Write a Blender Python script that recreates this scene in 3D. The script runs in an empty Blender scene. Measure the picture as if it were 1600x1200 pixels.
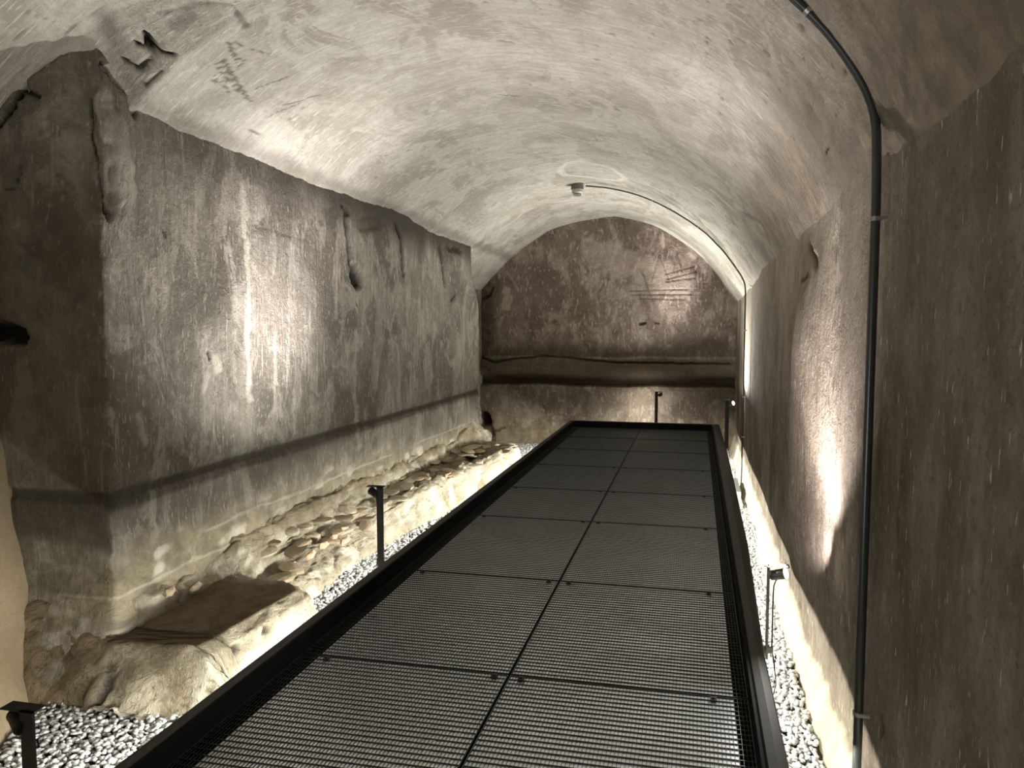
import bpy, math, random
import numpy as np
from mathutils import Vector, Matrix

random.seed(7)
S = bpy.context.scene
COL = S.collection

# ------------------------------------------------------------------ camera
FPX, PCX, PCY = 1230.0, 800.0, 600.0
VPX, VPY = 1088.0, 507.0
EYE = np.array([0.0, 0.0, 1.95])
_d = np.array([(VPX - PCX) / FPX, -(VPY - PCY) / FPX, -1.0])
_Y = _d / np.linalg.norm(_d)
_Z = np.array([0, 1.0, -_Y[1] / _Y[2]]); _Z /= np.linalg.norm(_Z)
_X = np.cross(_Y, _Z)
ROT = np.array([_X, _Y, _Z])
cam_d = bpy.data.cameras.new('camera')
cam = bpy.data.objects.new('camera', cam_d)
COL.objects.link(cam)
M4 = Matrix([list(ROT[i]) + [EYE[i]] for i in range(3)] + [[0, 0, 0, 1]])
cam.matrix_world = M4
cam_d.sensor_fit = 'HORIZONTAL'
cam_d.sensor_width = 36.0
cam_d.lens = 36.0 * FPX / 1600.0
cam_d.clip_start = 0.05
S.camera = cam

# ------------------------------------------------------------------ world, exposure, light levels
S.view_settings.view_transform = 'Standard'
S.view_settings.look = 'None'
S.view_settings.gamma = 1.0
S.view_settings.use_curve_mapping = False
S.view_settings.exposure = 0.25
W = bpy.data.worlds.new('underground_dark'); S.world = W
W.use_nodes = True
W.node_tree.nodes['Background'].inputs[0].default_value = (0.02, 0.019, 0.018, 1)
W.node_tree.nodes['Background'].inputs[1].default_value = 1.0
S.cycles.max_bounces = 7
S.cycles.diffuse_bounces = 5
S.cycles.glossy_bounces = 3
S.cycles.use_denoising = True
S.cycles.sample_clamp_indirect = 6.0
S.cycles.caustics_reflective = False
S.cycles.caustics_refractive = False

WARM = (1.0, 0.975, 0.86)
PINK = (1.0, 0.905, 0.91)
NEUT = (1.0, 0.97, 0.92)

def area(name, loc, direction, sx, sy, power, color, spread=180):
    l = bpy.data.lights.new(name, 'AREA'); l.shape = 'RECTANGLE'
    l.size, l.size_y = sx, sy; l.energy = power; l.color = color
    l.spread = math.radians(spread)
    o = bpy.data.objects.new(name, l); COL.objects.link(o)
    o.location = loc
    z = -Vector(direction).normalized()
    y = Vector((0, 1, 0)) if abs(z.y) < 0.9 else Vector((1, 0, 0))
    x = y.cross(z).normalized(); y = z.cross(x)
    m = Matrix((x, y, z)).transposed().to_4x4(); m.translation = loc
    o.matrix_world = m
    return o

def spot(name, loc, target, power, angle, blend, color, radius=0.02):
    l = bpy.data.lights.new(name, 'SPOT')
    l.energy = power; l.color = color; l.spot_size = math.radians(angle); l.spot_blend = blend
    l.shadow_soft_size = radius
    o = bpy.data.objects.new(name, l); COL.objects.link(o)
    o.location = loc
    o.rotation_euler = (Vector(target) - Vector(loc)).to_track_quat('-Z', 'Y').to_euler()
    return o

# LED strips tucked under both long edges and the far edge of the walkway
area('led_strip_light', (-1.72, 5.6, 0.205), (-1, 0, -1.22), 0.02, 12.2, 310, WARM)
area('led_strip_light', (0.18, 5.6, 0.235), (1, 0, -0.35), 0.02, 12.2, 110, WARM)
area('led_strip_light', (-0.78, 11.72, 0.205), (0, 1, -0.7), 0.02, 1.8, 24, WARM)
# the small post lamps, plus three added fills
spot('spot_beam', (-2.08, 4.84, 0.90), (-3.0, 5.40, 2.50), 300, 60, 1.0, PINK)
spot('spot_beam', (-2.08, 4.80, 0.92), (-2.6, 5.2, 3.6), 175, 150, 1.0, NEUT)
spot('spot_beam', (-2.45, 1.80, 0.85), (-3.3, 1.3, 3.6), 140, 115, 1.0, NEUT)
spot('spot_beam', (-0.48, 11.95, 0.93), (-0.26, 12.6, 2.95), 300, 32, 1.0, PINK)
spot('spot_beam', (-0.48, 11.93, 0.97), (-0.9, 11.0, 3.6), 130, 150, 1.0, NEUT)  # added wide fill at the far post, brightens the vault
spot('spot_beam', (0.45, 3.95, 0.80), (0.62, 4.42, 1.15), 26, 120, 0.5, PINK)
spot('spot_beam', (0.45, 3.95, 0.82), (0.61, 4.55, 2.05), 110, 54, 0.7, PINK)
spot('deck_fill_spot', (0.42, 3.86, 0.84), (-0.45, 3.0, 0.4), 70, 96, 1.0, NEUT)  # added fill beside the near right lamp, brightens the grating
spot('spot_beam', (-2.1, -0.9, 0.85), (-0.3, 0.2, 3.6), 150, 165, 1.0, NEUT)  # added unseen fill behind the viewer for right wall, pier and vault
spot('spot_beam', (0.43, 3.86, 0.86), (0.05, 4.6, 3.4), 150, 140, 1.0, PINK)
spot('spot_beam', (0.44, 10.42, 0.98), (0.66, 11.9, 1.9), 60, 70, 0.6, NEUT)
spot('spot_beam', (0.42, 10.42, 1.0), (-0.4, 9.5, 3.5), 420, 150, 1.0, NEUT)

# ------------------------------------------------------------------ measuring helpers
def ray(px, py):
    return ROT @ np.array([(px - PCX) / FPX, -(py - PCY) / FPX, -1.0])
def hit_x(px, py, X):
    r = ray(px, py); return EYE + r * (X / r[0])
def hit_y(px, py, Y):
    r = ray(px, py); return EYE + r * (Y / r[1])
def hit_z(px, py, Z):
    r = ray(px, py); return EYE + r * ((Z - EYE[2]) / r[2])

# ------------------------------------------------------------------ noise
def _hash(ix, iy, iz, seed):
    h = (ix * 374761393 + iy * 668265263 + iz * 2147483647 + seed * 974634777) & 0xFFFFFFFF
    h = ((h ^ (h >> 13)) * 1274126177) & 0xFFFFFFFF
    h = ((h ^ (h >> 16)) * 2246822519) & 0xFFFFFFFF
    return ((h ^ (h >> 15)) & 0xFFFFFF) / float(0xFFFFFF)

def vnoise(x, y, z=0.0, seed=0):
    x = np.asarray(x, float); y = np.asarray(y, float); z = np.zeros_like(x) + z
    ix, iy, iz = (np.floor(a).astype(np.int64) for a in (x, y, z))
    fx, fy, fz = x - ix, y - iy, z - iz
    fx = fx * fx * fx * (fx * (fx * 6 - 15) + 10); fy = fy * fy * fy * (fy * (fy * 6 - 15) + 10); fz = fz * fz * (3 - 2 * fz)
    def c(a, b, d): return _hash(ix + a, iy + b, iz + d, seed)
    x00 = c(0,0,0) * (1 - fx) + c(1,0,0) * fx
    x10 = c(0,1,0) * (1 - fx) + c(1,1,0) * fx
    x01 = c(0,0,1) * (1 - fx) + c(1,0,1) * fx
    x11 = c(0,1,1) * (1 - fx) + c(1,1,1) * fx
    return ((x00 * (1 - fy) + x10 * fy) * (1 - fz) + (x01 * (1 - fy) + x11 * fy) * fz) * 2 - 1

def fbm(x, y, z=0.0, octv=4, seed=0, gain=0.5):
    t = 0; a = 1.0; n = 0
    for i in range(octv):
        t = t + a * vnoise(np.asarray(x) * 2 ** i, np.asarray(y) * 2 ** i, np.asarray(z) * 2 ** i + i * 7.3, seed + i)
        n += a; a *= gain
    return t / n

def ridge(x, y, octv=3, seed=0):
    return 1 - np.abs(fbm(x, y, 0.0, octv, seed)) * 2.2

def sst(a, b, v):
    t = np.clip((v - a) / (b - a), 0, 1); return t * t * (3 - 2 * t)

def seg_dist(u, v, pts):
    """distance of every (u,v) to a polyline"""
    d = np.full(u.shape, 1e9)
    for (a, b) in zip(pts[:-1], pts[1:]):
        ax, ay = a; bx, by = b
        L = (bx - ax) ** 2 + (by - ay) ** 2 + 1e-12
        t = np.clip(((u - ax) * (bx - ax) + (v - ay) * (by - ay)) / L, 0, 1)
        d = np.minimum(d, np.hypot(u - ax - t * (bx - ax), v - ay - t * (by - ay)))
    return d

# ------------------------------------------------------------------ object helpers
def tag(o, label=None, cat=None, group=None, kind=None):
    if label: o['label'] = label
    if cat: o['category'] = cat
    if group: o['group'] = group
    if kind: o['kind'] = kind
    return o

def link(name, me, mat, parent=None, smooth=False):
    if mat and not me.materials: me.materials.append(mat)
    if smooth:
        me.polygons.foreach_set('use_smooth', np.ones(len(me.polygons), bool))
    o = bpy.data.objects.new(name, me); COL.objects.link(o)
    if parent: o.parent = parent
    return o

def empty(name, loc, rz=0):
    o = bpy.data.objects.new(name, None); COL.objects.link(o)
    o.location = loc; o.rotation_euler = (0, 0, rz); o.empty_display_size = 0.1
    return o

def grid_mesh(name, P, UV, MASK):
    """P (nu,nv,3), UV (nu,nv,2), MASK (nu,nv,4)"""
    nu, nv = P.shape[:2]
    me = bpy.data.meshes.new(name)
    idx = np.arange(nu * nv).reshape(nu, nv)
    q = np.stack([idx[:-1, :-1], idx[1:, :-1], idx[1:, 1:], idx[:-1, 1:]], -1).reshape(-1, 4)
    me.vertices.add(nu * nv); me.vertices.foreach_set('co', P.reshape(-1).astype(np.float32))
    me.loops.add(q.size); me.loops.foreach_set('vertex_index', q.reshape(-1).astype(np.int32))
    me.polygons.add(len(q))
    me.polygons.foreach_set('loop_start', (np.arange(len(q)) * 4).astype(np.int32))
    me.polygons.foreach_set('loop_total', np.full(len(q), 4, np.int32))
    me.update(calc_edges=True)
    uv = me.uv_layers.new(name='UVMap')
    uv.data.foreach_set('uv', UV.reshape(-1, 2)[q.reshape(-1)].reshape(-1).astype(np.float32))
    ca = me.attributes.new('mask', 'FLOAT_COLOR', 'POINT')
    ca.data.foreach_set('color', np.clip(MASK, 0, 1).reshape(-1).astype(np.float32))
    me.validate()
    return me

class MB:
    def __init__(s): s.v = []; s.f = []
    def box(s, x0, x1, y0, y1, z0, z1):
        n = len(s.v)
        s.v += [(x0,y0,z0),(x1,y0,z0),(x1,y1,z0),(x0,y1,z0),(x0,y0,z1),(x1,y0,z1),(x1,y1,z1),(x0,y1,z1)]
        s.f += [tuple(n + i for i in q) for q in ((0,3,2,1),(4,5,6,7),(0,1,5,4),(1,2,6,5),(2,3,7,6),(3,0,4,7))]
        return s
    def prism(s, poly, y0, y1):
        """poly of (x,z) extruded in y"""
        n = len(s.v); k = len(poly)
        s.v += [(x, y0, z) for x, z in poly] + [(x, y1, z) for x, z in poly]
        s.f += [tuple(n + i for i in range(k)), tuple(n + k + i for i in reversed(range(k)))]
        for i in range(k):
            j = (i + 1) % k; s.f.append((n + i, n + k + i, n + k + j, n + j))
        return s
    def tube(s, pts, r, seg=10, caps=True):
        pts = [Vector(p) for p in pts]
        rr = r if isinstance(r, (list, tuple)) else [r] * len(pts)
        n0 = len(s.v); up = None
        for i, p in enumerate(pts):
            t = (pts[min(i + 1, len(pts) - 1)] - pts[max(i - 1, 0)]).normalized()
            if up is None:
                up = Vector((0, 0, 1)) if abs(t.z) < .9 else Vector((1, 0, 0))
            a = (up - t * up.dot(t)).normalized(); up = a; b = t.cross(a)
            for k in range(seg):
                an = 2 * math.pi * k / seg
                s.v.append(tuple(p + (a * math.cos(an) + b * math.sin(an)) * rr[i]))
        for i in range(len(pts) - 1):
            for k in range(seg):
                k2 = (k + 1) % seg; a = n0 + i * seg
                s.f.append((a + k, a + k2, a + seg + k2, a + seg + k))
        if caps:
            s.f.append(tuple(n0 + k for k in reversed(range(seg))))
            e = n0 + (len(pts) - 1) * seg
            s.f.append(tuple(e + k for k in range(seg)))
        return s
    def mesh(s, name):
        me = bpy.data.meshes.new(name); me.from_pydata(s.v, [], s.f); me.update(); return me
    def build(s, name, mat, parent=None, smooth=False, bevel=0):
        o = link(name, s.mesh(name), mat, parent, smooth)
        if bevel:
            m = o.modifiers.new('bevel', 'BEVEL'); m.width = bevel; m.segments = 2
        return o

# ------------------------------------------------------------------ materials
def nt(name):
    m = bpy.data.materials.new(name); m.use_nodes = True
    n = m.node_tree.nodes; l = m.node_tree.links
    return m, n, l, n['Principled BSDF']

def simple(name, col, rough=0.5, metal=0.0, noise=0.0, nscale=40, bump=0.0, spec=0.5):
    m, n, l, b = nt(name)
    b.inputs['Roughness'].default_value = rough; b.inputs['Metallic'].default_value = metal
    b.inputs['Specular IOR Level'].default_value = spec
    tc = n.new('ShaderNodeTexCoord'); nz = n.new('ShaderNodeTexNoise'); nz.inputs['Scale'].default_value = nscale
    nz.inputs['Detail'].default_value = 4
    l.new(tc.outputs['Object'], nz.inputs['Vector'])
    r = n.new('ShaderNodeMix'); r.data_type = 'RGBA'
    r.inputs[6].default_value = tuple(c * (1 - noise) for c in col) + (1,)
    r.inputs[7].default_value = tuple(min(1, c * (1 + noise)) for c in col) + (1,)
    l.new(nz.outputs['Fac'], r.inputs[0]); l.new(r.outputs[2], b.inputs['Base Color'])
    if bump:
        bp = n.new('ShaderNodeBump'); bp.inputs['Strength'].default_value = bump; bp.inputs['Distance'].default_value = 0.004
        l.new(nz.outputs['Fac'], bp.inputs['Height']); l.new(bp.outputs[0], b.inputs['Normal'])
    return m

def plaster(name, base, dark, light, brown, streak=(14, 1.6), fleck=(60, 12), fleck_t=0.66, fleck_amt=0.5,
            big=1.1, patch_t=(0.42, 0.62), bump=0.35, fleck_col=None, pit_amt=0.6, contrast=1.0, streak_amt=0.6):
    m, n, l, b = nt(name)
    b.inputs['Roughness'].default_value = 0.9
    b.inputs['Specular IOR Level'].default_value = 0.15
    uv = n.new('ShaderNodeUVMap'); uv.uv_map = 'UVMap'
    at = n.new('ShaderNodeAttribute'); at.attribute_name = 'mask'
    sp = n.new('ShaderNodeSeparateColor'); l.new(at.outputs['Color'], sp.inputs[0])
    def mp(sx, sy, off=0):
        q = n.new('ShaderNodeMapping'); q.inputs['Scale'].default_value = (sx, sy, 1)
        q.inputs['Location'].default_value = (off, off * 1.7, off); l.new(uv.outputs[0], q.inputs[0]); return q.outputs[0]
    def noise(vec, sc, det=5, rough=0.6, dist=0.0):
        q = n.new('ShaderNodeTexNoise'); q.inputs['Scale'].default_value = sc; q.inputs['Detail'].default_value = det
        q.inputs['Roughness'].default_value = rough; q.inputs['Distortion'].default_value = dist
        l.new(vec, q.inputs['Vector']); return q.outputs['Fac']
    def ramp(v, a, c, lo=0.0, hi=1.0):
        q = n.new('ShaderNodeMapRange'); q.inputs[1].default_value = a; q.inputs[2].default_value = c
        q.inputs[3].default_value = lo; q.inputs[4].default_value = hi; l.new(v, q.inputs[0]); return q.outputs[0]
    def mix(f, A, B):
        q = n.new('ShaderNodeMix'); q.data_type = 'RGBA'
        for s, v in ((6, A), (7, B)):
            if isinstance(v, tuple): q.inputs[s].default_value = v + (1,)
            else: l.new(v, q.inputs[s])
        if isinstance(f, float): q.inputs[0].default_value = f
        else: l.new(f, q.inputs[0])
        return q.outputs[2]
    def math_(op, a, c):
        q = n.new('ShaderNodeMath'); q.operation = op
        for s, v in ((0, a), (1, c)):
            if isinstance(v, (int, float)): q.inputs[s].default_value = v
            else: l.new(v, q.inputs[s])
        return q.outputs[0]
    nb = noise(mp(1, 1), big, 7, 0.62, 0.5)
    nm = noise(mp(1, 1, 3.1), 7, 6, 0.65, 0.3)
    ns = noise(mp(*streak, off=1.3), 1.0, 6, 0.6, 0.25)
    nf = noise(mp(*fleck, off=5.2), 1.0, 3, 0.5, 0.1)
    ng = noise(mp(1, 1, 8.2), 90, 3, 0.6)
    nh = noise(mp(1, 1, 4.4), 27, 6, 0.7, 0.2)
    npatch = noise(mp(1, 0.6, 6.5), 2.6, 8, 0.68, 0.8)
    c = mix(ramp(nb, 0.5 - 0.16 / contrast, 0.5 + 0.16 / contrast), dark, base)
    c = mix(math_('MULTIPLY', ramp(npatch, *patch_t), 0.65), c, light)
    c = mix(math_('MULTIPLY', ramp(ns, 0.40, 0.62), streak_amt * 0.6), c, dark)
    c = mix(math_('MULTIPLY', ramp(ns, 0.60, 0.72), streak_amt), c, light)
    c = mix(math_('MULTIPLY', ramp(nm, 0.62, 0.38), 0.35), c, dark)
    c = mix(math_('MULTIPLY', ramp(nh, 0.46, 0.34), 0.55), c, dark)
    c = mix(math_('MULTIPLY', ramp(nh, 0.58, 0.66), 0.35), c, light)
    c = mix(math_('MULTIPLY', ramp(ng, 0.42, 0.28), 0.5), c, tuple(x * 0.6 for x in dark))
    c = mix(math_('MULTIPLY', ramp(nf, fleck_t, fleck_t + 0.05), fleck_amt), c, fleck_col or light)
    pit = ramp(noise(mp(*(streak[0] * 2.2, streak[1] * 4), off=9.9), 1.0, 6, 0.75), 0.33, 0.27)
    c = mix(math_('MULTIPLY', pit, pit_amt), c, tuple(x * 0.35 for x in dark))
    c = mix(sp.outputs[2], c, mix(ramp(nm, 0.35, 0.65), brown, tuple(min(1, x * 1.9) for x in brown)))   # B: eroded rubble and browning, some of it painted shade
    c = mix(math_('MULTIPLY', sp.outputs[1], ramp(nm, 0.25, 0.6, 0.5, 1.0)), c, tuple(min(1, x * 1.15) for x in light))         # G: pale scraping
    c = mix(at.outputs['Alpha'], c, tuple(x * 0.45 for x in dark))                                  # A: soot, damp stain and painted shade
    c = mix(sp.outputs[0], c, (0.012, 0.010, 0.008))                                                # R: dirt and painted shade in cracks and holes
    l.new(c, b.inputs['Base Color'])
    h = math_('ADD', math_('MULTIPLY', nm, 0.5), math_('MULTIPLY', ns, 0.7))
    h = math_('ADD', h, math_('MULTIPLY', ng, 0.22))
    h = math_('ADD', h, math_('MULTIPLY', nh, 0.7))
    h = math_('SUBTRACT', h, math_('MULTIPLY', pit, 0.3))
    h = math_('ADD', h, math_('MULTIPLY', ramp(nf, fleck_t, fleck_t + 0.05), 0.12))
    bp = n.new('ShaderNodeBump'); bp.inputs['Strength'].default_value = bump; bp.inputs['Distance'].default_value = 0.03
    l.new(h, bp.inputs['Height']); l.new(bp.outputs[0], b.inputs['Normal'])
    return m

M_wall = plaster('old_lime_plaster_wall', (0.36, 0.332, 0.28), (0.165, 0.15, 0.122), (0.60, 0.555, 0.48), (0.19, 0.165, 0.115), patch_t=(0.50, 0.55),
                 streak=(18, 1.5), fleck=(80, 13), fleck_t=0.62, fleck_amt=0.7, bump=1.1, contrast=2.2, streak_amt=0.9, pit_amt=0.8)
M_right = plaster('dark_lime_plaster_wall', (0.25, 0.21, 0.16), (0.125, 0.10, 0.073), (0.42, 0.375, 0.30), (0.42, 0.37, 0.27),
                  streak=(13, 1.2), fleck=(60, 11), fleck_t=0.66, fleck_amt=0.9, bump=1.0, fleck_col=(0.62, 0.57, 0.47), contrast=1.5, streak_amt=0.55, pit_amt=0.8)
M_vault = plaster('cream_lime_plaster_vault', (0.60, 0.578, 0.505), (0.36, 0.335, 0.275), (0.72, 0.705, 0.635), (0.17, 0.14, 0.10),
                  streak=(2.6, 26), fleck=(9, 60), fleck_t=0.60, fleck_amt=0.6, bump=0.85, pit_amt=0.9, patch_t=(0.47, 0.53), big=0.9, streak_amt=0.75, contrast=1.7)
M_far = plaster('mauve_grey_plaster_wall', (0.27, 0.215, 0.175), (0.15, 0.118, 0.09), (0.50, 0.43, 0.37), (0.17, 0.14, 0.09),
                streak=(9, 2.4), fleck=(24, 9), fleck_t=0.60, fleck_amt=0.45, big=1.5, bump=1.0, contrast=1.5, patch_t=(0.48, 0.56), fleck_col=(0.58, 0.50, 0.43))
M_stone = plaster('sandy_rubble_stone', (0.50, 0.45, 0.34), (0.27, 0.225, 0.15), (0.66, 0.62, 0.52), (0.16, 0.125, 0.08),
                  streak=(4, 6), fleck=(40, 40), fleck_t=0.6, fleck_amt=0.4, bump=1.6, contrast=2.0, big=2.5, pit_amt=0.6, streak_amt=0.4)
M_sand = plaster('smooth_sand_render', (0.34, 0.27, 0.18), (0.26, 0.20, 0.13), (0.40, 0.33, 0.23), (0.20, 0.15, 0.09),
                 streak=(3, 3), fleck=(30, 30), fleck_t=0.7, fleck_amt=0.2, bump=0.25, pit_amt=0.2, streak_amt=0.3)
M_black = simple('black_painted_steel', (0.018, 0.017, 0.015), 0.55, 0.0, 0.3, 30, 0.05, 0.3)
M_kerb = simple('dark_bronze_rubber_edge', (0.040, 0.040, 0.033), 0.62, 0.0, 0.25, 14, 0.1, 0.3)
M_kin = simple('black_inner_face', (0.006, 0.006, 0.006), 0.8, 0.0, 0.2, 30, 0, 0.1)
M_bar = simple('dark_grating_steel', (0.05, 0.055, 0.053), 0.42, 0.5, 0.35, 9, 0.05)
M_tray = simple('zinc_under_tray', (0.80, 0.91, 0.92), 0.30, 0.6, 0.3, 3.0, 0.1)
M_pit = simple('dark_earth', (0.03, 0.028, 0.024), 0.95, 0, 0.3, 20)
M_cond = simple('dark_grey_conduit', (0.075, 0.083, 0.082), 0.33, 0.5, 0.2, 12)
M_zinc = simple('zinc_clamp', (0.42, 0.42, 0.40), 0.35, 0.8, 0.2, 60)
M_lampb = simple('brushed_lamp_body', (0.20, 0.19, 0.18), 0.4, 0.6, 0.2, 60)
M_det = simple('pale_grey_plastic', (0.42, 0.42, 0.38), 0.5, 0, 0.1, 40)
M_detb = simple('olive_grey_plastic', (0.12, 0.12, 0.10), 0.5, 0, 0.1, 40)
M_brick = simple('orange_brick', (0.50, 0.34, 0.23), 0.9, 0, 0.3, 30, 0.4)
M_slab = simple('pale_slab_stone', (0.42, 0.37, 0.28), 0.9, 0, 0.45, 22, 0.8)
M_brickb = simple('brown_field_stone', (0.30, 0.24, 0.16), 0.9, 0, 0.4, 30, 0.4)

def gravel_mat():
    m, n, l, b = nt('pale_grey_gravel')
    b.inputs['Roughness'].default_value = 0.75
    g = n.new('ShaderNodeNewGeometry'); r = n.new('ShaderNodeMapRange')
    r.inputs[3].default_value = 0.30; r.inputs[4].default_value = 0.72
    l.new(g.outputs['Random Per Island'], r.inputs[0])
    c = n.new('ShaderNodeCombineColor'); 
    mu = n.new('ShaderNodeMath'); mu.operation = 'MULTIPLY'; mu.inputs[1].default_value = 0.97
    mb = n.new('ShaderNodeMath'); mb.operation = 'MULTIPLY'; mb.inputs[1].default_value = 0.985
    l.new(r.outputs[0], mu.inputs[0]); l.new(r.outputs[0], mb.inputs[0])
    l.new(mu.outputs[0], c.inputs[0]); l.new(mb.outputs[0], c.inputs[1]); l.new(r.outputs[0], c.inputs[2])
    l.new(c.outputs[0], b.inputs['Base Color'])
    return m
M_grav = gravel_mat()

def emis(name, col, s):
    m, n, l, b = nt(name)
    b.inputs['Base Color'].default_value = col + (1,)
    b.inputs['Emission Color'].default_value = col + (1,)
    b.inputs['Emission Strength'].default_value = s
    return m
M_glow = emis('lit_lens', (1.0, 0.94, 0.86), 30)
M_led = emis('lit_led_tape', (1.0, 0.93, 0.75), 4)

# ------------------------------------------------------------------ graded samples
def graded(segments):
    """[(a,b,step0,step1),...] -> increasing samples whose step grows linearly"""
    out = [segments[0][0]]
    for a, b, s0, s1 in segments:
        x = a; r = []
        while x < b:
            t = (x - a) / (b - a); x += s0 + (s1 - s0) * t; r.append(x)
        r = np.array(r); r = a + (r - a) * (b - a) / (r[-1] - a)
        out += list(r)
    return np.array(out)

YFAR = 12.6
# ------------------------------------------------------------------ vault profile
near_p = [(-3.75,2.2),(-3.55,2.45),(-3.3,2.80),(-3.0,3.12),(-2.58,3.42),(-2.12,3.62),(-1.44,3.74),(-0.88,3.68),(-0.4,3.55),(0.1,3.30),(0.38,3.06),(0.54,2.84),(0.625,2.66),(0.70,2.52),(0.78,2.45)]
far_p =  [(-3.75,2.3),(-3.5,2.5),(-3.25,2.76),(-2.92,3.07),(-2.58,3.31),(-2.12,3.53),(-1.44,3.645),(-0.88,3.55),(-0.45,3.35),(0.01,3.02),(0.28,2.73),(0.44,2.50),(0.55,2.36),(0.64,2.26),(0.72,2.2)]
ante_p = [(-4.0,1.9),(-3.88,2.5),(-3.62,3.03),(-3.12,3.43),(-2.70,3.60),(-2.12,3.70),(-1.44,3.76),(-0.88,3.68),(-0.4,3.55),(0.1,3.30),(0.38,3.06),(0.54,2.84),(0.625,2.66),(0.70,2.52),(0.78,2.45)]
def catmull(P, n):
    P = np.array(P, float); k = len(P); t = np.linspace(0, k - 1, n)
    i = np.clip(t.astype(int), 0, k - 2); f = (t - i)[:, None]
    g = lambda j: P[np.clip(j, 0, k - 1)]
    p0, p1, p2, p3 = g(i - 1), g(i), g(i + 1), g(i + 2)
    return 0.5 * ((2 * p1) + (-p0 + p2) * f + (2 * p0 - 5 * p1 + 4 * p2 - p3) * f ** 2 + (-p0 + 3 * p1 - 3 * p2 + p3) * f ** 3)
NV = 420
cn, cf, ca_ = catmull(near_p, NV), catmull(far_p, NV), catmull(ante_p, NV)
def vault_section(Y):
    if Y <= 3.58: return ca_
    t = (Y - 3.5) / (YFAR - 3.5)
    s = cn * (1 - t) + cf * t
    if Y < 3.80: w = (Y - 3.58) / 0.22; s = ca_ * (1 - w) + s * w
    return s
def hit_vault(px, py):
    r = ray(px, py)
    for k in range(200, 3000):
        p = EYE + r / r[1] * (k * 0.005)
        sec = vault_section(p[1])
        z = np.interp(p[0], sec[:, 0], sec[:, 1])
        if p[2] >= z or p[0] > 0.66:
            a = np.interp(p[0], sec[:, 0], arc0)
            return a, p[1], p
    return None
arc0 = np.concatenate([[0], np.cumsum(np.hypot(*np.diff(cn, axis=0).T))])

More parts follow.
